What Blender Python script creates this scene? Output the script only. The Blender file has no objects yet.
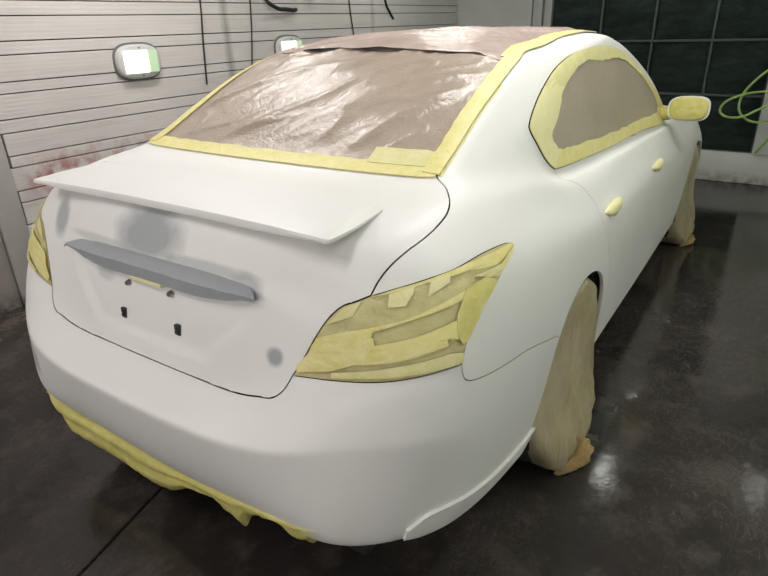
import bpy, bmesh, math, random
import numpy as np
from mathutils import Vector, Matrix, noise
from mathutils.geometry import delaunay_2d_cdt

random.seed(7)
SC = bpy.context.scene
COL = SC.collection

# ------------------------------------------------------------------ camera, exposure, world, lights
CAM_POS = np.array([1.366, -0.706, 1.510]); YAW, PITCH, ROLL, FPX = .5944, .4246, -.0321, 583.2
_f = np.array([-math.sin(YAW)*math.cos(PITCH), math.cos(YAW)*math.cos(PITCH), -math.sin(PITCH)])
_r = np.array([math.cos(YAW), math.sin(YAW), 0.]); _u = np.cross(_r, _f)
_r, _u = _r*math.cos(ROLL)+_u*math.sin(ROLL), -_r*math.sin(ROLL)+_u*math.cos(ROLL)
cam_data = bpy.data.cameras.new('camera'); cam = bpy.data.objects.new('camera', cam_data); COL.objects.link(cam)
cam.matrix_world = Matrix(((_r[0],_u[0],-_f[0],CAM_POS[0]),(_r[1],_u[1],-_f[1],CAM_POS[1]),(_r[2],_u[2],-_f[2],CAM_POS[2]),(0,0,0,1)))
cam_data.sensor_width = 36; cam_data.lens = FPX/768*36; cam_data.clip_start = .02
SC.camera = cam
vs = SC.view_settings
vs.view_transform = 'Standard'; vs.look = 'None'; vs.gamma = 1; vs.use_curve_mapping = False
vs.exposure = 0.02
W = bpy.data.worlds.new('world'); SC.world = W; W.use_nodes = True
W.node_tree.nodes['Background'].inputs[0].default_value = (.8, .85, 1, 1)
W.node_tree.nodes['Background'].inputs[1].default_value = .05

def area(name, loc, size, power, col, rot=(0,0,0)):
    d = bpy.data.lights.new(name, 'AREA'); d.shape = 'RECTANGLE'; d.size, d.size_y = size
    d.energy = power; d.color = col
    o = bpy.data.objects.new(name, d); COL.objects.link(o); o.location = loc; o.rotation_euler = rot
    return o
CEIL = 2.85
# twin tube fittings over the rear of the booth: (x, y, watts, colour)
FIXTURES = [(.55, 1.75, 21, (1,.975,.95)), (-1.45, 1.6, 23, (1,.955,.935)), (1.95, 1.2, 16, (.97,1,.91)),
            (.3, -1.1, 11, (1,.94,.91)), (-1.45, -1.2, 12, (1,.93,.90))]
for x, y, p, c in FIXTURES:
    area('tube_light', (x, y, CEIL-.115), (.16, 1.15), p, c)
# small round fittings over the front of the booth
ROUND = [(.55, 4.40, 1.5, (.95,1,.92)), (.54, 5.50, 2.4, (.88,1,.80)), (1.91, 4.95, .35, (.95,1,.92)), (-1.3, 4.4, 12, (.97,1,.92))]
for x, y, p, c in ROUND:
    area('round_light', (x, y, CEIL-.10), (.08, .08), p, c)
# unseen lamps added on the right-hand and front walls as fill light
SIDE = [(3.6, -1.3, 18, (1,.985,.93)), (3.6, .2, 24, (.98,1,.90)), (3.6, 1.7, 26, (.92,1,.80)), (3.6, 3.2, 22, (.90,1,.76)), (3.6, 4.7, 12, (.90,1,.76))]
for x, y, p, c in SIDE:
    area('wall_fill', (x-.07, y, 1.45), (.30, .20), p, c, (0, math.radians(-90), 0))
REAR = [(-1.4, 13, (1,.93,.91)), (.2, 11, (1,.94,.92)), (1.8, 10, (1,.97,.93))]  # added behind the camera to lift the car's rear face
for x, p, c in REAR:
    area('wall_fill', (x, -3.13, 1.6), (.30, .20), p, c, (math.radians(90), 0, 0))

# ------------------------------------------------------------------ helpers
def tag(o, label=None, cat=None, group=None, kind=None):
    if label: o['label'] = label
    if cat: o['category'] = cat
    if group: o['group'] = group
    if kind: o['kind'] = kind
    return o
def empty(name, loc, label, cat, group=None):
    o = bpy.data.objects.new(name, None); COL.objects.link(o); o.location = loc; o.empty_display_size = .1
    return tag(o, label, cat, group)
def link(name, me, mat, parent=None):
    o = bpy.data.objects.new(name, me); COL.objects.link(o)
    if mat is not None and not me.materials: me.materials.append(mat)
    if parent is not None:
        o.parent = parent; o.location = -Vector(world_loc(parent))
    return o
def world_loc(o):
    v = Vector(o.location)
    while o.parent: o = o.parent; v += Vector(o.location)
    return v
def obj(name, bm, mat, parent=None, smooth=True, angle=None):
    me = bpy.data.meshes.new(name); bmesh.ops.recalc_face_normals(bm, faces=bm.faces); bm.to_mesh(me); bm.free()
    for p in me.polygons: p.use_smooth = smooth
    if angle is not None: me.set_sharp_from_angle(angle=math.radians(angle))
    return link(name, me, mat, parent)
def bm_box(bm, x0,x1,y0,y1,z0,z1, bev=0):
    r = bmesh.ops.create_cube(bm, size=1)
    vsx = r['verts']
    for v in vsx: v.co = Vector(((x0+x1)/2+v.co.x*(x1-x0), (y0+y1)/2+v.co.y*(y1-y0), (z0+z1)/2+v.co.z*(z1-z0)))
    if bev:
        es = list({e for v in vsx for e in v.link_edges})
        bmesh.ops.bevel(bm, geom=es, offset=bev, segments=2, affect='EDGES', profile=.5)
    return bm
def box(name, mat, parent, x0,x1,y0,y1,z0,z1, bev=0):
    bm = bmesh.new(); bm_box(bm, x0,x1,y0,y1,z0,z1, bev)
    return obj(name, bm, mat, parent, smooth=bev>0, angle=40 if bev else None)
def grid_mesh(bm, P, close_u=False, close_v=False):
    """P[j][i] -> quads"""
    n, m = len(P), len(P[0])
    V = [[bm.verts.new(p) for p in row] for row in P]
    for j in range(n if close_v else n-1):
        for i in range(m if close_u else m-1):
            a, b, c, d = V[j][i], V[j][(i+1)%m], V[(j+1)%n][(i+1)%m], V[(j+1)%n][i]
            try: bm.faces.new((a,b,c,d))
            except ValueError: pass
    return V
def tube(bm, pts, r, seg=8, cap=True):
    pts = [Vector(p) for p in pts]; rows = []
    up = Vector((0.13,.21,.97))
    for i, p in enumerate(pts):
        t = (pts[min(i+1,len(pts)-1)]-pts[max(i-1,0)]).normalized()
        a = t.cross(up)
        if a.length < 1e-3: a = t.cross(Vector((1,0,0)))
        a.normalize(); b = t.cross(a)
        rr = r[i] if isinstance(r, (list,tuple)) else r
        rows.append([p+a*math.cos(2*math.pi*k/seg)*rr+b*math.sin(2*math.pi*k/seg)*rr for k in range(seg)])
    V = grid_mesh(bm, rows, close_u=True)
    if cap:
        bm.faces.new(V[0]); bm.faces.new(V[-1])
def spline(pts, n=8, closed=False):
    P = np.asarray(pts, float); m = len(P); out = []
    for i in range(m if closed else m-1):
        if closed: a,b,c,d = P[(i-1)%m],P[i],P[(i+1)%m],P[(i+2)%m]
        else:
            b, c = P[i], P[i+1]
            a = P[i-1] if i > 0 else 2*b-c
            d = P[i+2] if i+2 < m else 2*c-b
        for k in range(n):
            t = k/n
            out.append(.5*((2*b)+(-a+c)*t+(2*a-5*b+4*c-d)*t*t+(-a+3*b-3*c+d)*t**3))
    if not closed: out.append(P[-1])
    return np.array(out)
def sstep(a, b, x):
    t = min(1, max(0, (x-a)/(b-a))); return t*t*(3-2*t)

# ------------------------------------------------------------------ materials
class NT:
    def __init__(s, name):
        s.m = bpy.data.materials.new(name); s.m.use_nodes = True; s.t = s.m.node_tree
        s.b = s.t.nodes['Principled BSDF']
    def n(s, typ, ins=None, **kw):
        o = s.t.nodes.new(typ)
        for k, v in kw.items(): setattr(o, k, v)
        for k, v in (ins or {}).items(): s.put(o.inputs[k], v)
        return o
    def put(s, sock, v):
        if isinstance(v, bpy.types.NodeSocket): s.t.links.new(v, sock)
        else: sock.default_value = (*v, 1) if isinstance(v, tuple) and len(v) == 3 and sock.type == 'RGBA' else v
    def set(s, **kw):
        for k, v in kw.items(): s.put(s.b.inputs[k.replace('_',' ')], v)
        return s
    def pos(s): return s.n('ShaderNodeNewGeometry').outputs['Position']
    def noise(s, scale, detail=4, rough=.55, vec=None, dist=0, stretch=None):
        vec = vec or s.pos()
        if stretch: vec = s.n('ShaderNodeVectorMath', {0: vec, 1: stretch}, operation='MULTIPLY').outputs[0]
        return s.n('ShaderNodeTexNoise', {'Vector': vec, 'Scale': scale, 'Detail': detail, 'Roughness': rough, 'Distortion': dist}).outputs['Fac']
    def ramp(s, fac, stops):
        o = s.n('ShaderNodeValToRGB', {'Fac': fac}); e = o.color_ramp.elements
        while len(e) < len(stops): e.new(.5)
        for k, (p, c) in enumerate(stops):
            e[k].position = p; e[k].color = (*c, 1) if len(c) == 3 else c
        return o.outputs['Color']
    def rng(s, fac, a, b, c, d):
        return s.n('ShaderNodeMapRange', {0: fac, 1: a, 2: b, 3: c, 4: d}).outputs[0]
    def mix(s, fac, a, b, mode='MIX'):
        o = s.n('ShaderNodeMix', data_type='RGBA', blend_type=mode)
        s.put(o.inputs[0], fac); s.put(o.inputs[6], a); s.put(o.inputs[7], b); return o.outputs[2]
    def math(s, op, a, b=0):
        return s.n('ShaderNodeMath', {0: a, 1: b}, operation=op).outputs[0]
    def bump(s, h, strength=.3, dist=.01):
        s.put(s.b.inputs['Normal'], s.n('ShaderNodeBump', {'Height': h, 'Strength': strength, 'Distance': dist}).outputs[0]); return s
def simple(name, col, rough=.5, metal=0, spec=.5, bump=None):
    t = NT(name).set(Base_Color=col, Roughness=rough, Metallic=metal); t.b.inputs['Specular IOR Level'].default_value = spec
    if bump: t.bump(t.noise(*bump[:2]), bump[2], .005)
    return t.m
PAINT = (.80,.79,.775)
def paint(name, patches=(), smear=()):
    """white primer; patches = grey guide coat spots (centre, radii, strength) sprayed on the panel"""
    t = NT(name); col = t.mix(t.rng(t.noise(2.2,3), .35,.7,0,1), PAINT, (.775,.77,.755))
    for (c, rad, k) in patches:
        v = t.n('ShaderNodeVectorMath', {0: t.pos(), 1: c}, operation='SUBTRACT').outputs[0]
        v = t.n('ShaderNodeVectorMath', {0: v, 1: tuple(1/q for q in rad)}, operation='MULTIPLY').outputs[0]
        d = t.n('ShaderNodeVectorMath', {0: v}, operation='LENGTH').outputs['Value']
        d = t.math('ADD', d, t.math('MULTIPLY', t.math('SUBTRACT', t.noise(14,3), .5), .55))
        col = t.mix(t.rng(d, .62, 1.18, k, 0), col, (.27,.30,.33))
    t.set(Base_Color=col, Roughness=t.rng(t.noise(5,3), .3,.7,.44,.52)); t.b.inputs['Coat Weight'].default_value = .05; t.b.inputs['Coat Roughness'].default_value = .18
    t.bump(t.noise(420,2), .03, .002)
    return t.m
M = {}
M['paint'] = paint('white_primer')
M['gap'] = simple('dark_gap', (.012,.012,.012), .8)
M['under'] = simple('black_underbody', (.010,.010,.011), .75)
M['garnish'] = simple('grey_primer', (.36,.38,.415), .36)
M['black_plastic'] = simple('black_plastic', (.02,.02,.022), .45)
M['steel'] = simple('screw_steel', (.30,.27,.24), .35, .8)
M['rubber'] = simple('tyre_rubber', (.02,.02,.02), .7)
M['rim'] = simple('alloy', (.5,.5,.52), .3, 1)
M['lens_red'] = simple('tail_lens', (.20,.12,.06), .3)
M['glass'] = simple('dark_glass', (.015,.018,.018), .08)
def tape(name, a, b, dark=(.30,.27,.07), amt=.25):
    t = NT(name); n1 = t.noise(22,5,.6); n2 = t.noise(70,3,.6,stretch=(1,.6,2.2))
    col = t.mix(t.rng(n1,.35,.68,0,1), a, b)
    col = t.mix(t.rng(n2,.60,.75,0,amt), col, dark)
    t.set(Base_Color=col, Roughness=.5); t.bump(t.math('ADD', t.noise(60,4,.6,dist=1.2), t.math('MULTIPLY', t.noise(190,2), .4)), .35, .006)
    return t.m
M['tape'] = tape('yellow_masking_tape', (.73,.655,.23), (.80,.735,.37))
M['tape_pale'] = tape('pale_masking_tape', (.775,.725,.37), (.81,.775,.46), (.55,.52,.24), .25)
M['tape_green'] = tape('worn_masking_tape', (.68,.635,.28), (.745,.70,.38), (.46,.46,.22), .3)
M['tape_deep'] = tape('double_masking_tape', (.58,.53,.15), (.68,.63,.24), (.34,.30,.07), .35)
M['tape_over_lens'] = tape('tape_over_lens', (.50,.45,.21), (.59,.54,.27), (.34,.28,.15), .35)
def film(name, a, b, rough=.3, sc=9, crease=.5, dist=.02, stretch=None, spec=.5, fold=None):
    t = NT(name)
    n1 = t.noise(sc, 5, .6, dist=1.0, stretch=stretch); n2 = t.noise(sc*3.1, 4, .6, dist=2.0, stretch=stretch)
    r1 = t.math('ABSOLUTE', t.math('SUBTRACT', n1, .5)); r2 = t.math('ABSOLUTE', t.math('SUBTRACT', n2, .5))
    h = t.math('ADD', t.math('MULTIPLY', t.rng(r1,0,.12,0,1), 1), t.math('MULTIPLY', t.rng(r2,0,.14,0,1), .45))
    t.set(Base_Color=t.mix(t.rng(t.noise(sc*.6,3),.35,.68,0,1), a, b), Roughness=rough)
    t.b.inputs['Specular IOR Level'].default_value = spec
    t.bump(h, crease, dist); return t.m
M['film_glass'] = film('masking_film_rear_glass', (.36,.29,.235), (.42,.345,.285), .27, 6, .13, .02, spec=.5)
M['film_roof'] = film('masking_film_roof', (.43,.33,.29), (.52,.43,.39), .27, 7, .14, .02, spec=.55)  # reflection on the roof sheet painted in as a lighter, pinker base
M['film_side'] = film('masking_paper_side', (.315,.27,.205), (.345,.295,.225), .42, 7, .12, .01)
M['bag'] = film('tan_wheel_bag', (.33,.28,.17), (.50,.44,.295), .34, 8, .30, .02, (1,1.6,.25))
M['bag_hem'] = film('amber_bag_hem', (.34,.22,.075), (.46,.33,.14), .35, 26, .5, .02)
def plank_mat():
    t = NT('white_cladding'); p = t.pos()
    sx = t.n('ShaderNodeSeparateXYZ', {0: p})
    grime = t.noise(1.3, 5, .6, stretch=(1,.7,1.6)); streak = t.noise(3.0,4,.6,stretch=(1,.25,9))
    col = t.mix(t.rng(grime,.36,.66,0,.85), (.72,.685,.665), (.61,.575,.555))
    col = t.mix(t.rng(streak,.52,.75,0,.35), col, (.42,.38,.35))
    # red overspray low down and faint pink haze
    red = t.math('MULTIPLY', t.rng(t.noise(8,4,.6),.43,.60,0,1), t.math('MULTIPLY', t.rng(sx.outputs['Z'],.58,.72,0,1), t.rng(sx.outputs['Z'],.74,.92,1,0)))
    red = t.math('MULTIPLY', red, t.math('MULTIPLY', t.rng(sx.outputs['Y'],.9,1.05,0,1), t.rng(sx.outputs['Y'],1.7,2.2,1,0)))
    col = t.mix(t.math('MULTIPLY', red, .9), col, (.36,.05,.08))
    pk = t.math('MULTIPLY', t.rng(t.noise(1.1,3,.5,stretch=(1,1,.8)),.55,.75,0,.35), t.rng(sx.outputs['Y'],2.0,3.2,1,0))
    col = t.mix(pk, col, (.52,.40,.42))
    # two vertical grey overspray smudges
    for y, w, z0, k in ((2.66,.055,.95,.55),(3.66,.10,1.62,.45),(4.62,.05,1.3,.3)):
        a = t.math('ABSOLUTE', t.math('SUBTRACT', sx.outputs['Y'], y))
        a = t.math('MULTIPLY', t.rng(t.math('ADD', a, t.math('MULTIPLY', t.math('SUBTRACT', t.noise(9,3), .5), .05)), 0, w, k, 0), t.rng(sx.outputs['Z'], z0, z0+.12, 0, 1))
        col = t.mix(a, col, (.13,.13,.12))
    rib = t.math('SINE', t.math('MULTIPLY', sx.outputs['Z'], 2*math.pi/.0225))
    col = t.mix(t.rng(rib, .55, 1, 0, .14), col, (.42,.41,.40))
    t.set(Base_Color=col, Roughness=.55); t.bump(rib, .10, .002); return t.m
M['plank'] = plank_mat()
def wall_mat(name, a, b, dirt=(.25,.2,.17), zlo=.25):
    t = NT(name); sx = t.n('ShaderNodeSeparateXYZ', {0: t.pos()})
    col = t.mix(t.rng(t.noise(2,4,.6),.35,.7,0,1), a, b)
    d = t.math('MULTIPLY', t.rng(sx.outputs['Z'],.0,zlo,1,0), t.rng(t.noise(11,5,.65),.42,.62,0,1))
    t.set(Base_Color=t.mix(d, col, dirt), Roughness=.55); t.bump(t.noise(30,4),.08,.005); return t.m
M['wall'] = wall_mat('white_wall', (.62,.63,.60), (.54,.55,.53), zlo=.12)
M['wall_dirty'] = wall_mat('dirty_wall', (.46,.42,.39), (.36,.33,.31), (.035,.03,.025), .14)
M['post'] = wall_mat('post_paint', (.52,.50,.48), (.46,.44,.42), (.05,.045,.04), .1)
M['gap_wall'] = simple('cladding_backing', (.025,.023,.022), .8)
M['ceiling'] = simple('ceiling_white', (.62,.63,.62), .6)
def filt():
    t = NT('dark_filter_cloth'); n = t.noise(5,5,.65,stretch=(1,1,2.6),dist=.6)
    t.set(Base_Color=t.mix(t.rng(n,.38,.72,0,1), (.005,.009,.0085), (.018,.032,.028)), Roughness=.75)
    t.b.inputs['Specular IOR Level'].default_value = .25
    t.bump(t.noise(40,4,.65),.4,.01); return t.m
M['filter'] = filt()
M['frame'] = simple('filter_frame', (.070,.082,.078), .55, 0, .4, (30,3,.2))
M['hose'] = simple('green_hose', (.31,.45,.13), .38)
M['cable'] = simple('black_cable', (.015,.015,.015), .55)
M['lamp_body'] = simple('lamp_housing', (.60,.60,.58), .4)
M['lamp_rim'] = simple('lamp_gasket', (.16,.16,.155), .5)
def emit(name, col, s, base=.8):
    t = NT(name); t.set(Base_Color=(base,base,base), Emission_Color=col, Emission_Strength=s); return t.m
M['lamp_lens'] = emit('lit_lens', (.96,1,.95), 2.6)
M['lamp_lens_green'] = emit('lit_lens_edge', (.62,.88,.50), .78, .1)
M['tube'] = emit('fluorescent_tube', (.95,1,.94), 7)
def floor_mat():
    t = NT('wet_concrete'); p = t.pos()
    sx = t.n('ShaderNodeSeparateXYZ', {0: p})
    big = t.noise(1.3,5,.6); mid = t.noise(5,6,.65); fine = t.noise(60,4,.6); scr = t.noise(9,5,.7,stretch=(1,.5,1),dist=3)
    col = t.mix(t.rng(big,.38,.66,0,1), (.020,.0175,.0165), (.041,.0345,.032))
    col = t.mix(t.rng(mid,.50,.72,0,.8), col, (.070,.059,.054))
    col = t.mix(t.math('MULTIPLY', t.rng(fine,.60,.75,0,.5), t.rng(mid,.45,.6,0,1)), col, (.10,.085,.075))
    sc = t.math('ABSOLUTE', t.math('SUBTRACT', scr, .5))
    col = t.mix(t.math('MULTIPLY', t.rng(sc,0,.010,.6,0), t.rng(big,.42,.56,0,1)), col, (.13,.115,.105))
    edge = t.math('MULTIPLY', t.rng(sx.outputs['X'],-2.25,-1.5,1,0), t.rng(t.noise(6,6,.7),.40,.60,0,.9))
    col = t.mix(edge, col, (.13,.105,.085))
    rough = t.rng(t.math('ADD', t.math('MULTIPLY', mid,.6), t.math('MULTIPLY', big,.4)), .40,.60,.035,.13)
    rip = t.noise(26,3,.6,dist=1.5)
    rough = t.math('ADD', rough, t.math('MULTIPLY', edge, .4))
    t.set(Base_Color=col, Roughness=rough); t.b.inputs['IOR'].default_value = 1.45
    t.bump(t.math('ADD', t.math('MULTIPLY', rip,.22), t.math('ADD', t.math('MULTIPLY', mid, .45), t.math('MULTIPLY', fine, .05))), .20, .010)
    return t.m
M['floor'] = floor_mat()

# ------------------------------------------------------------------ body surface
# ---- body control net: 15 rings (bottom -> roof spine) x 16 columns (rear centre -> right side -> front centre)
NET = [
# r0 bottom edge
[(0,.125,.235),(.3,.13,.240),(.53,.108,.285),(.70,.122,.330),(.84,.305,.318),(.893,.62,.30),(.90,1.07,.25),(.895,1.5,.245),(.895,2.05,.24),(.895,2.6,.235),(.895,3.15,.235),(.895,3.85,.24),(.85,4.38,.22),(.70,4.66,.2),(.36,4.79,.2),(0,4.82,.2)],
# r1
[(0,.045,.375),(.3,.05,.38),(.53,.055,.39),(.70,.095,.40),(.853,.293,.395),(.905,.61,.385),(.915,1.07,.36),(.908,1.5,.34),(.905,2.05,.33),(.905,2.6,.325),(.905,3.15,.33),(.915,3.85,.35),(.88,4.4,.33),(.73,4.69,.31),(.37,4.815,.31),(0,4.84,.31)],
# r2
[(0,.006,.55),(.3,.010,.552),(.53,.040,.565),(.70,.114,.59),(.864,.260,.60),(.918,.6,.49),(.928,1.07,.50),(.92,1.5,.46),(.913,2.05,.44),(.912,2.6,.435),(.915,3.15,.44),(.93,3.85,.50),(.895,4.4,.46),(.745,4.70,.44),(.375,4.82,.44),(0,4.84,.44)],
# r3 bumper shelf outer edge
[(0,.014,.598),(.3,.018,.601),(.53,.049,.618),(.70,.121,.645),(.867,.264,.655),(.922,.6,.61),(.932,1.07,.62),(.926,1.5,.56),(.916,2.05,.54),(.915,2.6,.535),(.918,3.15,.54),(.932,3.85,.60),(.89,4.4,.56),(.735,4.70,.54),(.37,4.81,.54),(0,4.825,.54)],
# r4 bumper shelf inner edge
[(0,.088,.642),(.3,.092,.648),(.52,.106,.692),(.70,.15,.73),(.864,.285,.745),(.922,.615,.70),(.932,1.07,.71),(.928,1.5,.65),(.918,2.05,.63),(.917,2.6,.625),(.92,3.15,.63),(.928,3.85,.68),(.88,4.4,.63),(.715,4.69,.60),(.36,4.80,.60),(0,4.815,.60)],
# r5
[(0,.118,.72),(.3,.122,.72),(.52,.145,.762),(.70,.182,.787),(.860,.305,.803),(.917,.63,.785),(.926,1.07,.785),(.924,1.5,.725),(.917,2.05,.71),(.917,2.6,.70),(.92,3.15,.70),(.918,3.85,.745),(.865,4.39,.68),(.69,4.67,.66),(.35,4.775,.65),(0,4.79,.65)],
# r6
[(0,.142,.83),(.3,.148,.83),(.51,.178,.85),(.693,.202,.865),(.850,.345,.875),(.904,.655,.86),(.915,1.07,.85),(.913,1.5,.795),(.910,2.05,.775),(.911,2.6,.76),(.912,3.15,.755),(.90,3.85,.80),(.845,4.35,.73),(.66,4.64,.70),(.33,4.74,.70),(0,4.755,.70)],
# r7
[(0,.176,.93),(.3,.182,.93),(.51,.212,.94),(.685,.24,.945),(.832,.39,.945),(.886,.68,.925),(.898,1.07,.905),(.897,1.5,.85),(.896,2.05,.825),(.898,2.6,.81),(.895,3.15,.805),(.88,3.85,.845),(.82,4.30,.775),(.62,4.57,.745),(.31,4.67,.75),(0,4.685,.755)],
# r8
[(0,.228,1.03),(.3,.232,1.03),(.50,.255,1.028),(.67,.295,1.022),(.803,.445,1.012),(.855,.70,.982),(.868,1.07,.955),(.868,1.5,.90),(.870,2.05,.875),(.875,2.6,.86),(.87,3.13,.855),(.85,3.82,.88),(.78,4.20,.825),(.58,4.42,.80),(.29,4.51,.805),(0,4.525,.81)],
# r9
[(0,.30,1.08),(.3,.305,1.08),(.5,.32,1.075),(.657,.375,1.068),(.76,.525,1.058),(.812,.74,1.032),(.835,1.08,1.0),(.838,1.45,.957),(.842,2.05,.92),(.848,2.6,.905),(.848,3.12,.90),(.81,3.75,.92),(.72,4.05,.885),(.53,4.2,.875),(.27,4.27,.885),(0,4.285,.89)],
# r10
[(0,.45,1.112),(.3,.455,1.110),(.5,.47,1.106),(.652,.52,1.098),(.715,.63,1.094),(.774,.81,1.078),(.802,1.06,1.048),(.80,1.35,1.0),(.812,2.03,.965),(.82,2.6,.945),(.828,3.08,.935),(.77,3.58,.955),(.66,3.82,.95),(.48,3.92,.955),(.25,3.98,.965),(0,3.99,.97)],
# r11 belt / glass bases
[(0,.645,1.125),(.3,.65,1.126),(.5,.66,1.127),(.615,.68,1.13),(.676,.77,1.130),(.728,.91,1.120),(.761,1.08,1.090),(.765,1.27,1.038),(.777,2.0,.997),(.79,2.55,.973),(.803,3.03,.957),(.74,3.38,.99),(.61,3.55,1.0),(.45,3.64,1.012),(.23,3.70,1.024),(0,3.72,1.028)],
# r12 mid glass
[(0,.905,1.268),(.28,.91,1.266),(.48,.925,1.260),(.598,.95,1.252),(.648,.99,1.240),(.688,1.055,1.226),(.712,1.13,1.208),(.723,1.42,1.20),(.728,2.0,1.195),(.733,2.5,1.18),(.738,2.86,1.15),(.70,3.10,1.17),(.56,3.21,1.20),(.40,3.27,1.22),(.2,3.31,1.232),(0,3.32,1.235)],
# r13 window tops / roof edge
[(0,1.25,1.42),(.27,1.258,1.415),(.47,1.275,1.40),(.577,1.305,1.38),(.615,1.37,1.374),(.640,1.47,1.370),(.655,1.60,1.370),(.662,1.80,1.379),(.656,2.08,1.390),(.646,2.36,1.380),(.632,2.60,1.352),(.59,2.76,1.368),(.46,2.83,1.395),(.31,2.85,1.41),(.15,2.87,1.418),(0,2.87,1.42)],
# r14 roof
[(0,1.66,1.462),(.21,1.665,1.459),(.38,1.675,1.450),(.465,1.70,1.442),(.50,1.75,1.439),(.52,1.82,1.439),(.533,1.91,1.441),(.538,2.04,1.445),(.535,2.20,1.447),(.525,2.35,1.443),(.50,2.47,1.436),(.44,2.54,1.435),(.34,2.57,1.442),(.23,2.59,1.449),(.11,2.60,1.453),(0,2.60,1.454)],
# r15 spine
[(0,y,1.473-.10*(y-2.15)**2) for y in (1.93,1.94,1.95,1.97,2.0,2.03,2.07,2.12,2.18,2.25,2.30,2.34,2.37,2.38,2.385,2.39)],
]
NET = np.array(NET, float)
NR, NC = NET.shape[:2]
def extend(Q):
    M = np.array([-1,1,1.])
    E = np.zeros((NR+2, NC+2, 3))
    E[1:-1,1:-1] = Q
    E[1:-1,0] = Q[:,1]*M; E[1:-1,-1] = Q[:,-2]*M
    E[0] = 2*E[1]-E[2]
    E[-1] = E[-3]*M
    return E
def fit_net(P, it=3):
    Q = P.copy()
    for _ in range(it):
        E = extend(Q)
        A = (E[:-2]+4*E[1:-1]+E[2:])/6
        B = (A[:,:-2]+4*A[:,1:-1]+A[:,2:])/6
        D = P-B; D[:,0,0]=0; D[:,-1,0]=0; D[-1,:,0]=0
        Q = Q+D
    return extend(Q)
CTRL = fit_net(NET)
def basis(t):
    return np.stack([(1-t)**3, 3*t**3-6*t**2+4, -3*t**3+3*t**2+3*t+1, t**3], -1)/6
def dbasis(t):
    return np.stack([-3*(1-t)**2, 9*t**2-12*t, -9*t**2+6*t+3, 3*t**2], -1)/6
def S(u, v, normal=False):
    u = np.clip(np.asarray(u,float),0,NC-1); v = np.clip(np.asarray(v,float),0,NR-1)
    i = np.minimum(u.astype(int),NC-2); j = np.minimum(v.astype(int),NR-2)
    a, b = u-i, v-j
    bu, bv = basis(a), basis(b)
    P = np.zeros(u.shape+(3,)); U = P.copy(); V = P.copy()
    if normal: du, dv = dbasis(a), dbasis(b)
    for m in range(4):
        for n in range(4):
            c = CTRL[j+n, i+m]
            P += (bu[...,m]*bv[...,n])[...,None]*c
            if normal:
                U += (du[...,m]*bv[...,n])[...,None]*c
                V += (bu[...,m]*dv[...,n])[...,None]*c
    if not normal: return P
    N = np.cross(U, V); L = np.linalg.norm(N,axis=-1,keepdims=True)
    N = N/np.maximum(L,1e-9)
    return P, N
_gu, _gv = np.meshgrid(np.linspace(0,NC-1,301), np.linspace(0,NR-1,301))
_GP = S(_gu,_gv).reshape(-1,3); _GU=_gu.ravel(); _GV=_gv.ravel()
def uv_of(X):
    out=[]
    for x in np.atleast_2d(np.asarray(X,float)):
        k = np.argmin(((_GP-x)**2).sum(1)); u,v=_GU[k],_GV[k]
        h=.05
        for _ in range(12):
            uu,vv=np.meshgrid(u+np.linspace(-h,h,7),v+np.linspace(-h,h,7))
            uu=np.clip(uu,0,NC-1);vv=np.clip(vv,0,NR-1)
            d=((S(uu,vv)-x)**2).sum(-1); k=np.unravel_index(d.argmin(),d.shape)
            u,v=uu[k],vv[k]; h*=.5
        out.append((u,v))
    return np.array(out)
# ------------------------------------------------------------------ panels cut out of the body surface
def to_uv(pts):
    """mixed list of (x,y,z) points on the body and (u,v) parameters -> uv array"""
    return np.array([tuple(p) if len(p) == 2 else tuple(uv_of(p)[0]) for p in pts])
def chain(*curves):
    """join open uv curves into one closed loop (drops doubled end points)"""
    out = []
    for c in curves:
        for p in c:
            if not out or np.hypot(*(np.array(out[-1])-p)) > 1e-3: out.append(tuple(p))
    if np.hypot(*(np.array(out[0])-out[-1])) < 1e-3: out.pop()
    return np.array(out)
def sm(pts, n=6): return spline(to_uv(pts), n)
def densify(loop, step):
    out = []
    for a, b in zip(loop, np.roll(loop, -1, 0)):
        k = max(1, int(np.linalg.norm(S(*a)-S(*b))/step))
        for t in range(k): out.append(a+(b-a)*t/k)
    return np.array(out)
def inside(P, loop):
    x, y = P[:,0], P[:,1]; c = np.zeros(len(P), bool)
    for (x0,y0),(x1,y1) in zip(loop, np.roll(loop,-1,0)):
        if y0 == y1: continue
        m = ((y0 > y) != (y1 > y)); c ^= m & (x < (x1-x0)*(y-y0)/(y1-y0)+x0)
    return c
def seg_dist(P, loop):
    d = np.full(len(P), 9.)
    for a, b in zip(loop, np.roll(loop,-1,0)):
        ab = b-a; L = max(ab@ab, 1e-12)
        t = np.clip(((P-a)@ab)/L, 0, 1); q = P-(a+t[:,None]*ab); d = np.minimum(d, np.hypot(q[:,0], q[:,1]))
    return d
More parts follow.
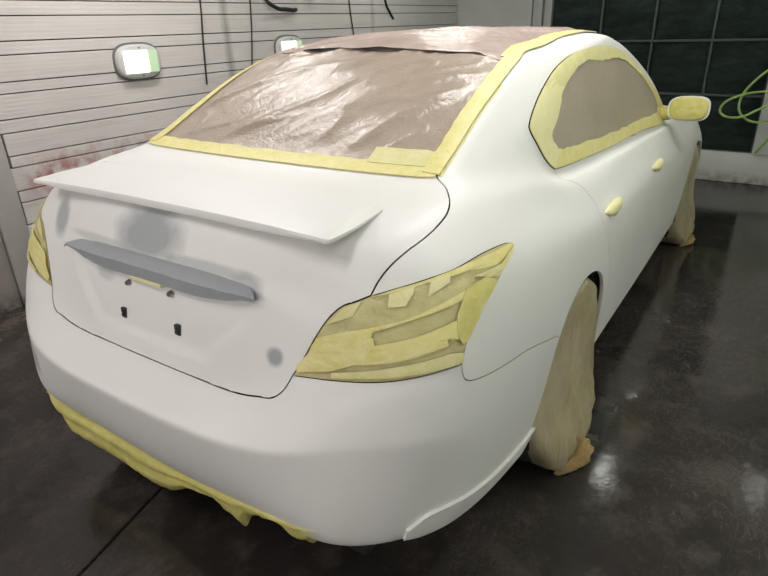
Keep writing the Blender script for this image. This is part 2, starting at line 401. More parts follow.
def panel(name, loop, mat, parent, off=0., gap=.0013, flange=.014, du=.10, dv=.13, mirror=None, disp=None, step=.02, custom=True, flip_x=False):
    """trim the body surface S(u,v) to a closed uv loop: one smooth skin with a turned-in edge.
    mirror='weld' joins the mirrored half at the centre line, 'pair' adds the left-hand twin."""
    loop = densify(np.asarray(loop, float), step)
    if abs(loop[:,1].max()-NR+1) < 1e-6: loop[:,1] = np.minimum(loop[:,1], NR-1)
    sc = np.array([1., 1.])
    lo, hi = loop.min(0), loop.max(0)
    gu, gv = np.meshgrid(np.arange(lo[0]+du*.5, hi[0], du), np.arange(lo[1]+dv*.5, hi[1], dv))
    G = np.stack([gu.ravel(), gv.ravel()], 1)
    G[::2,0] += 1e-4
    G = G[inside(G, loop)] if len(G) else G
    if len(G): G = G[seg_dist(G, loop) > min(du,dv)*.35]
    n = len(loop); pts = np.vstack([loop, G]) if len(G) else loop
    vv, ee, ff, _, _, _ = delaunay_2d_cdt([Vector(p) for p in pts*sc], [(i,(i+1)%n) for i in range(n)], [], 1, 1e-6)
    uv = np.array([tuple(v) for v in vv])/sc
    P, N = S(uv[:,0], uv[:,1], True)
    # orient normals outward (away from the car's middle line)
    cen = np.array([0, 2.2, .6]); sg = np.sign(((P-cen)*N).sum(1).mean()); N = N*sg
    seam = (np.abs(P[:,0]) < 2e-3)
    P[seam,0] = 0; N[seam,0] = 0
    edges = {}
    tris = [tuple(f) for f in ff]
    tri_out = []
    for t in tris:
        a, b, c = P[t[0]], P[t[1]], P[t[2]]
        if np.cross(b-a, c-a) @ N[list(t)].mean(0) < 0: t = (t[0], t[2], t[1])
        tri_out.append(t)
        for i in range(3): edges.setdefault(frozenset((t[i], t[(i+1)%3])), []).append(t)
    bedges = [(t, e) for e, ts in edges.items() if len(ts) == 1 for t in ts]
    inn = np.zeros_like(P); bset = []
    for t, e in bedges:
        a, b = tuple(e)
        if seam[a] and seam[b]: continue
        i = t.index(a); a, b = (a, b) if t[(i+1)%3] == b else (b, a)
        d = P[b]-P[a]; w = np.cross(N[a], d); l = np.linalg.norm(w)
        if l > 1e-9: inn[a] += w/l; inn[b] += w/l
        bset.append((a, b))
    L = np.linalg.norm(inn, axis=1, keepdims=True); inn = np.where(L > 1e-6, inn/np.maximum(L,1e-6), 0)
    inn[seam,0] = 0
    Q = P + N*off + inn*gap
    if disp is not None: Q = Q + N*np.array([disp(q, k) for q, k in zip(Q, seg_dist(uv, loop))])[:,None]
    verts = [tuple(q) for q in Q]; vn = [tuple(q) for q in N]; faces = [tuple(t) for t in tri_out]; nsurf = len(faces)
    if flange:
        low = {}
        for a, b in bset:
            for k in (a, b):
                if k not in low:
                    low[k] = len(verts); verts.append(tuple(Q[k]-N[k]*flange+inn[k]*flange*.15)); vn.append((0,0,0))
            faces.append((b, a, low[a], low[b]))
    def build(nm, sx, weld=False):
        V = [(v[0]*sx, v[1], v[2]) for v in verts]; VN = [Vector((a[0]*sx,a[1],a[2])) for a in vn]
        F = [f if sx > 0 else tuple(reversed(f)) for f in faces]; ns = [k < nsurf for k in range(len(F))]
        if weld:
            mp = {}
            for k, v in enumerate(verts):
                if abs(v[0]) < 1e-6: mp[k] = k
                else: mp[k] = len(V); V.append((-v[0], v[1], v[2])); VN.append(Vector((-vn[k][0], vn[k][1], vn[k][2])))
            for k, f in enumerate(faces):
                F.append(tuple(mp[q] for q in reversed(f))); ns.append(k < nsurf)
        me = bpy.data.meshes.new(nm); me.from_pydata(V, [], F); me.update()
        for p in me.polygons: p.use_smooth = True
        if custom and disp is None:
            ln = []
            for p, s_ in zip(me.polygons, ns):
                for li in p.loop_indices:
                    v = VN[me.loops[li].vertex_index]
                    ln.append(tuple(v.normalized()) if s_ and v.length > .1 else tuple(p.normal))
            me.normals_split_custom_set(ln)
        elif flange: me.set_sharp_from_angle(angle=math.radians(50))
        return link(nm, me, mat, parent)
    if mirror == 'weld': return [build(name, 1, True)]
    if mirror == 'pair': return [build(name, 1), build(name, -1)]
    return [build(name, -1 if flip_x else 1)]
def sub_loop(a, b, jit=0, seed=1):
    """loop from an outer and an inner uv curve (inner is walked back)"""
    rnd = random.Random(seed); b = np.array(b)[::-1].copy()
    if jit: b += np.array([[rnd.uniform(-jit,jit), rnd.uniform(-jit,jit)] for _ in b])
    return np.vstack([a, b])

# curves on the body (metres; x right, y forward from the rear bumper, z up)
GAP_T = [(.615,.679,1.13),(.662,.644,1.111),(.7,.593,1.096),(.722,.541,1.081),(.73,.484,1.068),(.728,.416,1.053),(.716,.358,1.038),(.702,.311,1.017),(.691,.277,.991),(.684,.25,.961)]
TAIL_IN = [(.684,.25,.961),(.656,.232,.947),(.627,.218,.934),(.601,.203,.907),(.575,.184,.863),(.545,.16,.797),(.523,.144,.758)]
TRUNK_BOT = [(.523,.144,.758),(.504,.125,.719),(.476,.113,.696),(.432,.109,.686),(.37,.106,.674),(.216,.105,.667),(.113,.105,.666)]
TAIL_TOP = [(.684,.25,.961),(.732,.291,.975),(.778,.351,.986),(.808,.413,.992),(.83,.518,1.0),(.844,.621,.994),(.855,.655,.981)]
TAIL_OUT = [(.855,.655,.981),(.869,.532,.94),(.869,.427,.893),(.868,.366,.848),(.871,.333,.799)]
TAIL_BOT = [(.871,.333,.799),(.847,.283,.8),(.804,.233,.795),(.746,.195,.786),(.655,.164,.775),(.574,.15,.765),(.523,.144,.758)]
BUMP_GAP = [(.871,.333,.799),(.876,.33,.775),(.883,.341,.755),(.895,.384,.741),(.917,.532,.718),(.925,.658,.695),(.931,.87,.631)]
WIN_R = [(.762,1.229,1.049),(.734,1.123,1.14),(.709,1.099,1.204)]
WIN_T = [(.709,1.099,1.204),(.695,1.171,1.246),(.675,1.308,1.302),(.658,1.49,1.356),(.654,1.697,1.389),(.658,1.955,1.40),(.655,2.26,1.383),(.659,2.592,1.322),(.704,2.795,1.224),(.751,3.018,1.101),(.785,3.16,.99)]
WIN_B = [(.785,3.16,.99),(.796,3.13,.955),(.788,2.548,.981),(.777,2.007,.999),(.77,1.588,1.022),(.762,1.229,1.049)]
WIN_IN_R = [(.747,1.313,1.101),(.733,1.247,1.151),(.719,1.347,1.205),(.694,1.477,1.287),(.678,1.667,1.341)]
WIN_IN_T = [(.678,1.667,1.341),(.674,1.82,1.356),(.679,1.969,1.34),(.675,2.238,1.337),(.681,2.509,1.297),(.704,2.716,1.23)]
WIN_IN_F = [(.704,2.716,1.23),(.738,2.829,1.151),(.769,2.923,1.064),(.782,2.885,1.026)]
WIN_IN_B = [(.782,2.885,1.026),(.767,2.299,1.043),(.761,1.948,1.057),(.753,1.545,1.082),(.747,1.313,1.101)]
DOOR_GAP = [(.762,1.229,1.049),(.802,1.268,1.007),(.848,1.353,.952),(.872,1.384,.908),(.901,1.39,.855),(.921,1.435,.764),(.928,1.497,.653)]
DOOR_LOW = [(.928,1.497,.653),(.926,1.535,.56),(.918,1.56,.45),(.905,1.575,.32)]
B_GAP = [(.785,2.402,.983),(.83,2.42,.935),(.863,2.409,.882),(.905,2.36,.806),(.917,2.33,.66),(.913,2.32,.46),(.905,2.33,.31)]
F_GAP = [(.80,3.20,.955),(.835,3.33,.93),(.885,3.38,.85),(.918,3.40,.70),(.912,3.38,.45),(.905,3.36,.31)]
GLASS_SIDE = [(.615,.68,1.13),(.607,.807,1.187),(.598,.943,1.249),(.590,1.1,1.309),(.577,1.302,1.381)]
ROOF_SIDE = [(.577,1.302,1.381),(.565,1.458,1.411),(.545,1.797,1.436),(.541,2.125,1.444),(.545,2.42,1.425),(.55,2.70,1.388)]
A_PILLAR = [(.55,2.70,1.388),(.61,2.88,1.29),(.68,3.12,1.14),(.725,3.36,1.0)]
ARCH = [(.906,.771,.319),(.922,.80,.41),(.928,.84,.52),(.931,.896,.61),(.932,.985,.683),(.932,1.10,.718),(.931,1.225,.710),(.930,1.34,.668),(.927,1.43,.59),(.918,1.475,.48),(.905,1.49,.36),(.90,1.495,.245)]
ARCH_F = [(.905,3.475,.24),(.905,3.48,.33),(.92,3.505,.47),(.928,3.565,.59),(.928,3.66,.675),(.928,3.78,.718),(.928,3.90,.718),(.928,4.03,.675),(.925,4.12,.59),(.915,4.185,.47),(.905,4.21,.33),(.90,4.215,.24)]
BUMP_BOT = [(0,.1),(.7,.12),(1.3,.18),(2.0,.28),(2.35,.25),(2.7,.12),(3.0,.03),(3.3,0),(4.2,0),(5.0,0),(5.15,.1)]

car = empty('car', (0,2.2,0), 'white primered four-door car masked with yellow tape and film', 'car')
UVC = {k: sm(globals()[k]) for k in ('GAP_T','TAIL_IN','TRUNK_BOT','TAIL_TOP','TAIL_OUT','TAIL_BOT','BUMP_GAP','WIN_R','WIN_T','WIN_B','WIN_IN_R','WIN_IN_T','WIN_IN_F','WIN_IN_B','DOOR_GAP','DOOR_LOW','B_GAP','F_GAP','GLASS_SIDE','ROOF_SIDE','A_PILLAR','ARCH','ARCH_F','BUMP_BOT')}
c_ = UVC
def uvline(a, b, n=8): return [np.array(a)+(np.array(b)-np.array(a))*k/n for k in range(n+1)]
# rear arch meets the bumper gap at index ia
iA = int(np.argmin([np.linalg.norm(S(*p)-S(*c_['BUMP_GAP'][-1])) for p in c_['ARCH']]))
GB = c_['GLASS_SIDE'][0]
v_tb = c_['TRUNK_BOT'][-1][1]
base_line = [(u, 11+(GB[1]-11)*min(1,u/GB[0])) for u in np.linspace(0, GB[0], 12)]

# painted panels
bot_to_arch = list(c_['BUMP_BOT'][:-1])+[c_['ARCH'][0]]
loop = chain(bot_to_arch, c_['ARCH'][:iA+1], c_['BUMP_GAP'][::-1], c_['TAIL_BOT'], c_['TRUNK_BOT'], [(0, v_tb)], uvline((0,v_tb),(0,.1)))
M['bumper'] = paint('white_primer_bumper', [((-.60,.06,.53),(.055,.2,.085),.62)])
panel('rear_bumper', loop, M['bumper'], car, mirror='weld')

TRUNK_SPOTS = [((-.503,.229,.978),(.045,.2,.062),.72), ((-.035,.205,1.0),(.14,.2,.075),.82), ((.463,.151,.787),(.026,.12,.024),.85),
               ((.345,.19,.935),(.055,.15,.030),.6), ((.20,.18,.957),(.17,.15,.016),.5), ((-.26,.18,.953),(.17,.15,.014),.4), ((-.22,.16,.868),(.05,.15,.03),.4)]
M['trunk'] = paint('white_primer_trunk', TRUNK_SPOTS)
def plate_recess(q, d):
    x, z = abs(q[0]), q[2]
    half = .245+.115*sstep(.72,.87,z)
    return -.011*(1-sstep(half-.03, half+.03, x))*sstep(.700,.745,z)*(1-sstep(.90,.92,z))
loop = chain(base_line, c_['GAP_T'], c_['TAIL_IN'], c_['TRUNK_BOT'], uvline((0,v_tb),(0,11),30))
panel('trunk_lid', loop, M['trunk'], car, mirror='weld', disp=plate_recess, gap=.003, du=.045, dv=.055, step=.012)

side_bottom = uvline(c_['ARCH'][-1], (7.0,0), 2)
loop = chain(c_['GAP_T'], c_['TAIL_TOP'], c_['TAIL_OUT'], c_['BUMP_GAP'], c_['ARCH'][iA:], [c_['DOOR_LOW'][-1]], c_['DOOR_LOW'][::-1], c_['DOOR_GAP'][::-1],
             c_['WIN_R'], c_['WIN_T'], [c_['F_GAP'][0]], [c_['A_PILLAR'][-1]], c_['A_PILLAR'][::-1], c_['ROOF_SIDE'][::-1], c_['GLASS_SIDE'][::-1])
panel('quarter_panel', loop, M['paint'], car, mirror='pair', du=.12)
kB = int(np.argmin([np.linalg.norm(S(*p)-S(*c_['B_GAP'][0])) for p in c_['WIN_B']]))
sill_v = [p for p in uvline(c_['DOOR_LOW'][-1], c_['B_GAP'][-1], 6)]
loop = chain(c_['DOOR_GAP'], c_['DOOR_LOW'], sill_v, c_['B_GAP'][::-1], c_['WIN_B'][kB+1:])
rear_doors = panel('rear_door', loop, M['paint'], car, mirror='pair', du=.12)
sill_f = [p for p in uvline(c_['B_GAP'][-1], c_['F_GAP'][-1], 6)]
loop = chain(c_['B_GAP'], sill_f, c_['F_GAP'][::-1], [c_['WIN_T'][-1]], c_['WIN_B'][:kB+1])
front_doors = panel('front_door', loop, M['paint'], car, mirror='pair', du=.12)
loop = chain([c_['ARCH'][-1]], [c_['DOOR_LOW'][-1]], sill_v, sill_f, [c_['ARCH_F'][0]], uvline((c_['ARCH_F'][0][0],0), (c_['ARCH'][-1][0],0), 12))
panel('sill', loop, M['paint'], car, mirror='pair', du=.12)
HOOD_S = [c_['A_PILLAR'][-1], (11.45,10.4), (11.75,9.6), (12.15,8.9), (12.5,8.35)]
HEAD = [(12.5,8.35),(11.95,8.2),(11.8,7.6),(12.05,6.7),(12.9,6.3),(13.3,6.6),(13.25,7.6)]
loop = chain([c_['A_PILLAR'][-1]], [c_['F_GAP'][0]], c_['F_GAP'], [c_['ARCH_F'][0]], c_['ARCH_F'][:-14], [(11.75,3.6),(11.85,5.2),(12.05,6.7)], [(11.8,7.6),(11.95,8.2),(12.5,8.35)], spline(np.array(HOOD_S),4)[::-1])
panel('front_fender', loop, M['paint'], car, mirror='pair', du=.12)
loop = chain(spline(np.array(HOOD_S),4), [(13.25,7.6)], uvline((13.25,7.6),(15,7.7),6), uvline((15,7.7),(15,10.9),8), uvline((15,10.9), c_['A_PILLAR'][-1], 8))
panel('hood', loop, M['paint'], car, mirror='weld')
loop = chain(uvline((15,0),(15,7.6),16), uvline((15,7.6),(13.25,7.5),6), [(13.3,6.6),(12.9,6.3),(12.05,6.7),(11.85,5.2),(11.75,3.6)], c_['ARCH_F'][-14:], uvline((c_['ARCH_F'][-1][0],0),(15,0),12))
panel('front_bumper', loop, M['paint'], car, mirror='weld')
panel('headlamp', np.array(HEAD), M['tape'], car, off=-.002, mirror='pair')
# roof, glass
cowl = uvline((15,10.95), c_['A_PILLAR'][-1], 8)
wtop = spline(np.array([tuple(c_['A_PILLAR'][0]), (11.8,13.05), (13.2,13.05), (15,13.0)]), 4)
loop = chain(cowl, c_['A_PILLAR'][::-1], wtop, uvline((15,13),(15,10.95),8))
panel('windshield', loop, M['glass'], car, mirror='weld')
v13 = [(u, 13+(c_['ROOF_SIDE'][0][1]-13)*u/c_['ROOF_SIDE'][0][0]) for u in np.linspace(0, c_['ROOF_SIDE'][0][0], 8)]
loop = chain(v13, c_['ROOF_SIDE'], wtop, uvline((15,13),(15,15),8), uvline((15,15),(0,15),30), uvline((0,15),(0,13),8))
panel('roof', loop, M['paint'], car, mirror='weld', du=.15)
loop = chain(base_line, c_['GLASS_SIDE'], v13[::-1], uvline((0,13),(0,11),10))
panel('rear_window', loop, M['glass'], car, mirror='weld')
WOUT = chain(c_['WIN_R'], c_['WIN_T'], c_['WIN_B'])
panel('side_window', WOUT, M['glass'], car, off=-.004, mirror='pair', gap=.001)

# dark inner shell seen through the gaps, open at the wheel arches
bm = bmesh.new(); gu, gv = np.meshgrid(np.linspace(0,15,76), np.linspace(0,15,61))
P, N = S(gu, gv, True); sg = np.sign(((P-np.array([0,2.2,.6]))*N).sum(-1).mean()); P = P-N*sg*.03
P[...,0] = np.maximum(P[...,0], 0)
for sx in (1,-1):
    V = [[bm.verts.new((sx*p[0],p[1],p[2])) for p in row] for row in P]
    for j in range(60):
        for i in range(75):
            c = (P[j,i]+P[j+1,i+1])/2
            if c[0] > .6 and (math.hypot(c[1]-1.13,c[2]-.335) < .40 or math.hypot(c[1]-3.846,c[2]-.335) < .40): continue
            if j < 11 and c[1] < .3 and c[0] < .66: continue
            if any(q[1] > 3.9 and q[0] < 1e-4 for q in (P[j,i],P[j,i+1],P[j+1,i])): pass
            try: bm.faces.new((V[j][i],V[j][i+1],V[j+1][i+1],V[j+1][i]))
            except ValueError: pass
bmesh.ops.remove_doubles(bm, verts=bm.verts, dist=.0005)
obj('inner_shell', bm, M['gap'], car)
bm = bmesh.new()
bm_box(bm, -.70,.70, .16,4.66, .24,.30, .02)
for y in (1.11, 3.846):
    bm_box(bm, -.56,.56, y-.33,y+.33, .30,.70, .03)
obj('underbody', bm, M['under'], car)
# wheel arch liners
for yc, zc in ((1.135,.335),(3.846,.335)):
    for sx in (1,-1):
        bm = bmesh.new(); rows = []
        for k in range(25):
            a = math.radians(-14+208*k/24); rr = .385 if yc < 2 else .39
            rows.append([(sx*x, yc+rr*math.cos(a)*(.95 if yc < 2 else .93), zc+rr*math.sin(a)) for x in (.55,.70,.82,.885,.905)])
        grid_mesh(bm, rows); obj('arch_liner', bm, M['under'], car)

# ------------------------------------------------------------------ masking on the body
_wr = lambda q, s, k: noise.noise(Vector((q[0]*s[0]+k, q[1]*s[1], q[2]*s[2])))
def crumple(amp, s, k=0):
    def f(q, d):
        a = 1-abs(_wr(q, s, k)); b = 1-abs(_wr(q, tuple(2.3*t for t in s), k+7))
        return amp*(a*a*.7+b*b*.4-.35)*min(1, d/.25+.15)
    return f
# tail lamps: lens, then separate strips of tape laid across it
TL = chain(c_['TAIL_TOP'], c_['TAIL_OUT'], c_['TAIL_BOT'], c_['TAIL_IN'][::-1])
lamps = panel('tail_lamp', TL, M['tape_over_lens'], car, off=.0, mirror='pair', disp=crumple(.006,(14,14,22),3), du=.06, dv=.08, step=.012)
for o in lamps: tag(o, 'tail lamp wrapped in strips of yellow masking tape')
TAIL_STRIPS = [
[(.681,.247,.958),(.732,.29,.974),(.778,.349,.984),(.821,.453,.994),(.849,.647,.989),(.858,.639,.976),(.856,.538,.967),(.827,.44,.98),(.781,.345,.979),(.744,.297,.97),(.713,.268,.963)],
[(.631,.218,.932),(.668,.236,.948),(.658,.217,.918),(.596,.196,.89)],
[(.719,.271,.963),(.758,.314,.974),(.76,.304,.961),(.755,.279,.94),(.724,.256,.938)],
[(.78,.344,.978),(.804,.392,.985),(.81,.38,.969),(.786,.322,.952)],
[(.578,.183,.857),(.639,.197,.883),(.767,.271,.915),(.842,.428,.95),(.852,.433,.934),(.825,.352,.926),(.773,.274,.912),(.709,.22,.892),(.706,.212,.875),(.57,.177,.841)],
[(.568,.177,.841),(.711,.216,.879),(.717,.212,.864),(.787,.263,.878),(.842,.351,.895),(.86,.379,.879),(.863,.358,.853),(.834,.308,.865),(.777,.241,.854),(.561,.167,.813)],
[(.534,.156,.786),(.563,.169,.82),(.775,.243,.86),(.838,.315,.863),(.843,.312,.85),(.769,.226,.831),(.679,.184,.817),(.621,.165,.791),(.537,.15,.771)],
[(.629,.166,.79),(.753,.211,.818),(.849,.309,.833),(.866,.339,.826),(.87,.333,.806),(.803,.236,.803),(.751,.201,.797),(.631,.162,.779)],
[(.836,.408,.949),(.851,.477,.957),(.867,.515,.938),(.867,.43,.899),(.867,.368,.853),(.862,.343,.84),(.849,.34,.87),(.839,.358,.907)],
[(.836,.442,.967),(.859,.551,.965),(.853,.639,.984),(.862,.613,.969),(.865,.52,.944),(.852,.476,.956)]]
TS_MAT = ['tape','tape_green','tape_pale','tape_pale','tape','tape','tape','tape_green','tape_deep','tape_green']
for k, poly in enumerate(TAIL_STRIPS):
    q = densify(to_uv(poly), .012)
    for side in (0, 1):
        panel('tape_strip', q, M[TS_MAT[k]], lamps[side], off=.0042+.0007*k, gap=.0, flange=.002, disp=crumple(.0045,(13,13,30),k+2), du=.05, dv=.06, step=.012, flip_x=side == 1)

# side glass: film sheet and four tape strips round it
for o in panel('window_film', WOUT, M['film_side'], car, off=.003, gap=.02, flange=.001, mirror='pair', disp=crumple(.004,(5,5,3),1), du=.12, dv=.1):
    tag(o, 'taupe masking sheet over the side windows')
kT = lambda C, x: int(np.argmin([np.linalg.norm(S(*p)-np.array(x)) for p in C]))
Tt = c_['WIN_T']; a1 = kT(Tt,(.658,1.49,1.356)); a2 = kT(Tt,(.659,2.592,1.322))
strips = [('tape', 'WIN_B', c_['WIN_B'], c_['WIN_IN_B'], .006, 2), ('tape_pale', 'WIN_R', np.vstack([c_['WIN_R'], Tt[1:a1+1]]), c_['WIN_IN_R'][:-4], .0066, 3),
          ('tape_green', 'WIN_T', Tt[a1-6:a2+1], np.vstack([c_['WIN_IN_R'][-7:], c_['WIN_IN_T'][1:]]), .0072, 4), ('tape', 'WIN_F', np.vstack([Tt[a2-3:], c_['WIN_B'][1:5]]), np.vstack([c_['WIN_IN_T'][-4:], c_['WIN_IN_F'][1:]]), .0078, 5)]
for mt, _, outer, inner, off, sd in strips:
    panel('tape_strip', sub_loop(outer, inner, .018, sd), M[mt], car, off=off, gap=.0015, flange=.004, mirror='pair', disp=crumple(.0025,(16,16,24),sd), du=.07, dv=.08, step=.014)
# rear glass: one sheet, another over the roof, tape along every edge
def film_disp(amp, seed, taut=.0):
    def f(q, d):
        al, ac = (q[0]*.82+q[1]*.57), (q[0]*.57-q[1]*.82)+.25*q[2]          # along / across the pull of the folds
        r = 1-abs(noise.noise(Vector((al*1.6+seed, ac*7, seed))))
        r2 = 1-abs(noise.noise(Vector((al*4.2, ac*15+seed, q[2]*2))))
        w = noise.noise(Vector((q[0]*3+seed, q[1]*3, q[2]*3)))
        m = .5+.5*noise.noise(Vector((q[0]*2.2, q[1]*2.2, seed+3)))
        return amp*(r**7*1.0+r2**8*.7*m+w*.45+.1)
    return f
def full_loop(half):
    """half loop running seam -> seam becomes two welded halves"""
    return half
loop = chain(base_line, c_['GLASS_SIDE'], v13[::-1], uvline((0,13),(0,11),10))
def asym_panel(name, half, mat, disp, **kw):
    a = panel(name, half, mat, car, mirror='weld', custom=False, **kw)[0]
    me = a.data; me.update()
    vn = [v.normal.copy() for v in me.vertices]
    for v, nrm in zip(me.vertices, vn): v.co += nrm*disp(v.co)
    me.update(); return a
def edge_fade(q):
    return 1
fd = film_disp(.014, 2.0)
o = asym_panel('rear_window_film', loop, M['film_glass'], lambda q: fd(q, 9)*sstep(.645,.78,q[1])*sstep(.62,.52,abs(q[0])) if False else fd(q, 9)*sstep(.70,.80,q[1])*(1-sstep(.46,.55,abs(q[0]))), off=.002, gap=.004, flange=0, du=.045, dv=.035, step=.014)
tag(o, 'wrinkled clear-brown plastic film over the rear window')
loop = chain([(u, v-.06) for u, v in v13], c_['ROOF_SIDE'], wtop, uvline((15,13),(15,15),8), uvline((15,15),(0,15),40), uvline((0,15),(0,12.94),8))
fr = film_disp(.010, 5.0)
o = asym_panel('roof_film', loop, M['film_roof'], lambda q: (fr(q, 9)*(1-sstep(.44,.52,abs(q[0])))+.007*(1-sstep(1.24,1.34,q[1]))*(1-sstep(.46,.53,abs(q[0])))), off=.005, gap=.003, flange=0, du=.06, dv=.05, step=.02)
tag(o, 'plastic film sheet over the roof, reflection put into its pinkish colour')
def band(curve, w, seed=1, jit=.0, side=1, lap=0):
    """strip of width w (metres) on one side of a uv curve"""
    C = np.asarray(curve); P, N = S(C[:,0], C[:,1], True); sg = np.sign(((P-np.array([0,2.2,.6]))*N).sum(1).mean()); N = N*sg
    T = np.gradient(P, axis=0); I = np.cross(N, T); I /= np.linalg.norm(I,axis=1,keepdims=True)
    rnd = random.Random(seed); Q = P+side*I*np.array([w*(1+rnd.uniform(-jit,jit)) for _ in C])[:,None]
    C0 = uv_of(P-side*I*lap) if lap else C
    return np.vstack([C0, uv_of(Q)[::-1]])
def band_side(curve, inner_pt, w, **k):
    a = band(curve, w, **k); m = a[len(a)*3//4]
    b = band(curve, w, side=-1, **k); n_ = b[len(b)*3//4]
    ip = np.array(inner_pt)
    return a if np.linalg.norm(S(*m)-ip) < np.linalg.norm(S(*n_)-ip) else b
base_c = np.array(base_line)
def base_strip(u0, u1, va, vb, k):
    e = max(2, int((u1-u0)*8)); rnd = random.Random(k)
    lo = [np.array((u, 11+(GB[1]-11)*u/GB[0]+va)) for u in np.linspace(u0,u1,e)]
    hi = [np.array((u, 11+(GB[1]-11)*u/GB[0]+vb+rnd.uniform(-.012,.012))) for u in np.linspace(u1,u0,e)]
    return np.vstack([lo, hi])
tk = dict(gap=0, flange=.004, step=.012)
for o in panel('tape_strip', chain(base_strip(0,GB[0]-.02,-.05,.20,1)), M['tape'], car, off=.0055, mirror='weld', disp=crumple(.0022,(18,18,20),1), du=.06, dv=.04, **tk): pass
panel('tape_strip', base_strip(1.35,GB[0]-.06,.15,.42,2), M['tape_green'], car, off=.0075, disp=crumple(.0035,(12,18,20),8), du=.05, dv=.05, **tk)
for o in panel('tape_strip', band_side(c_['GLASS_SIDE'], (0,1,1.3), .044, seed=3, jit=.04, lap=.006), M['tape'], car, off=.0085, mirror='pair', disp=crumple(.0022,(18,18,18),4), du=.04, dv=.05, **tk): pass
for o in panel('tape_strip', band_side(c_['GLASS_SIDE'][:-5], (.9,1,1.2), .014, seed=3, jit=.1), M['tape_green'], car, off=.0015, mirror='pair', du=.05, dv=.06, gap=0, flange=.001): pass
kr = kT(c_['ROOF_SIDE'], (.545,2.42,1.425))
for o in panel('tape_strip', band_side(c_['ROOF_SIDE'][:kr], (0,2,1.47), .055, seed=6, jit=.06, lap=.006), M['tape'], car, off=.0085, mirror='pair', disp=crumple(.002,(12,12,12),5), du=.06, dv=.05, **tk): pass

# under the bumper: ragged skirt of tape hanging from the lower edge
TOP = [(-.69,.09,.300),(-.65,.09,.290),(-.575,.09,.275),(-.40,.09,.265),(-.237,.09,.258),(-.1,.09,.255),(.036,.09,.257),(.18,.09,.282),(.319,.09,.310),(.42,.09,.333),(.51,.09,.351),(.615,.09,.366),(.64,.095,.362)]
BOT = [(-.695,.13,.285),(-.65,.115,.24),(-.615,.115,.165),(-.53,.11,.160),(-.42,.115,.150),(-.28,.115,.143),(-.15,.115,.130),(-.04,.115,.15),(.055,.115,.205),(.15,.115,.222),(.20,.115,.225),(.222,.115,.205),(.26,.115,.190),(.30,.115,.182),(.33,.115,.235),(.36,.115,.258),(.42,.115,.284),(.486,.115,.292),(.52,.115,.272),(.545,.115,.264),(.567,.115,.272),(.59,.12,.305),(.655,.12,.345)]
def rear_y(x, z):
    g = _GP; return g[np.argmin((g[:,0]-abs(x))**2+(g[:,2]-z)**2+(g[:,1]>.5)*9), 1]
TOP = [(x, rear_y(x,z+.020)-.006, z+.020) for x, y, z in TOP]
TS, BS = spline(TOP, 10), spline(BOT, 6)
xs = np.linspace(-.70, .625, 140); bm = bmesh.new(); rows = []
for k in range(9):
    t = k/8; row = []
    for x in xs:
        a = np.array([np.interp(x, TS[:,0], TS[:,q]) for q in (1,2)]); b = np.array([np.interp(x, BS[:,0], BS[:,q]) for q in (1,2)])
        p = a+(b-a)*t
        pl = .010*math.sin(t*11+x*3)+.012*noise.noise(Vector((x*7, t*4, 1)))+.008*noise.noise(Vector((x*28, t*7, 4)))
        row.append((x, p[0]+(.016 if k == 0 else -.003)-(pl+.008*math.sin(math.pi*t))*(.2+.8*math.sin(math.pi*min(1,t*.9+.1)))*.8, p[1]+.006*noise.noise(Vector((x*30,t*3,2)))*t))
    rows.append(row)
grid_mesh(bm, rows); o = obj('bumper_tape', bm, M['tape_deep'], car)
md = o.modifiers.new('thick','SOLIDIFY'); md.thickness = .002
tag(o, 'ragged yellow tape skirt under the rear bumper')
LIP = [(.792,.202,.372),(.836,.25,.401),(.883,.381,.382),(.9,.541,.353),(.906,.682,.338),(.907,.79,.335)]
lipc = sm(LIP); lowc = spline(np.array([(3.62,.0),(3.9,0),(4.3,0),(4.7,0),(5.12,.05)]), 8)
lt = lipc[np.linspace(0,len(lipc)-1,20).astype(int)]
def lip_loop():
    a = lipc; b = [(3.55,.35),(3.72,.08),(4.0,.0),(4.5,.0),(4.9,.0),(5.2,.0),(5.28,.25)]
    return chain(a, np.array(b)[::-1])
panel('bumper_lip', lip_loop(), M['paint'], car, off=.010, gap=0, flange=.013, mirror='pair', du=.06, dv=.1, step=.012)

# ------------------------------------------------------------------ trunk furniture
# spoiler
def spoiler():
    bm = bmesh.new(); rows = []
    L = np.vstack([spline([(0,.222,1.094),(.2,.222,1.094),(.4,.217,1.093),(.53,.211,1.0915),(.598,.212,1.089)], 7)[:-1],
                   spline([(.598,.212,1.089),(.606,.225,1.0885),(.607,.30,1.090),(.603,.37,1.093),(.596,.437,1.096)], 4)])
    n_l = len(L); inner = []
    for k, a in enumerate(L):
        t = k/(n_l-1); q = sstep(.25,.58,t)
        inner.append((a[0]*(1-q)+.555*q, .42+.03*sstep(.3,.8,t), 1.110-.009*sstep(.35,.9,t)))
    half = []
    for k, (a, b) in enumerate(zip(L, inner)):
        t = k/(n_l-1); th = .024-.013*sstep(.25,.60,t)-.006*sstep(.62,1,t)
        a, b = Vector(a), Vector(b); d = b-a; q = sstep(.40,.66,t); e = d*(1-q)+Vector((-.075,.03*(1-t),.0))*q
        half.append([b-Vector((0,0,.012)), b+Vector((0,0,.0015)), a+d*.40+Vector((0,0,.006*(1-t)+.002)), a+d*.08+Vector((0,0,.0030*(1-t)+.0005)), a+d*.012+Vector((0,0,.0008)), a-Vector((0,0,th*.35))-e*.004, a-Vector((0,0,th*.8))+e*.006, a+e*.05-Vector((0,0,th)), a+e*.36-Vector((0,0,th+.020*(1-q)+.001))])
    full = [[Vector((-p.x,p.y,p.z)) for p in row] for row in half[:0:-1]]+half
    V = grid_mesh(bm, full)
    bm.faces.new(V[0]); bm.faces.new(V[-1])
    return obj('spoiler', bm, M['paint'], car, angle=38)
spoiler()
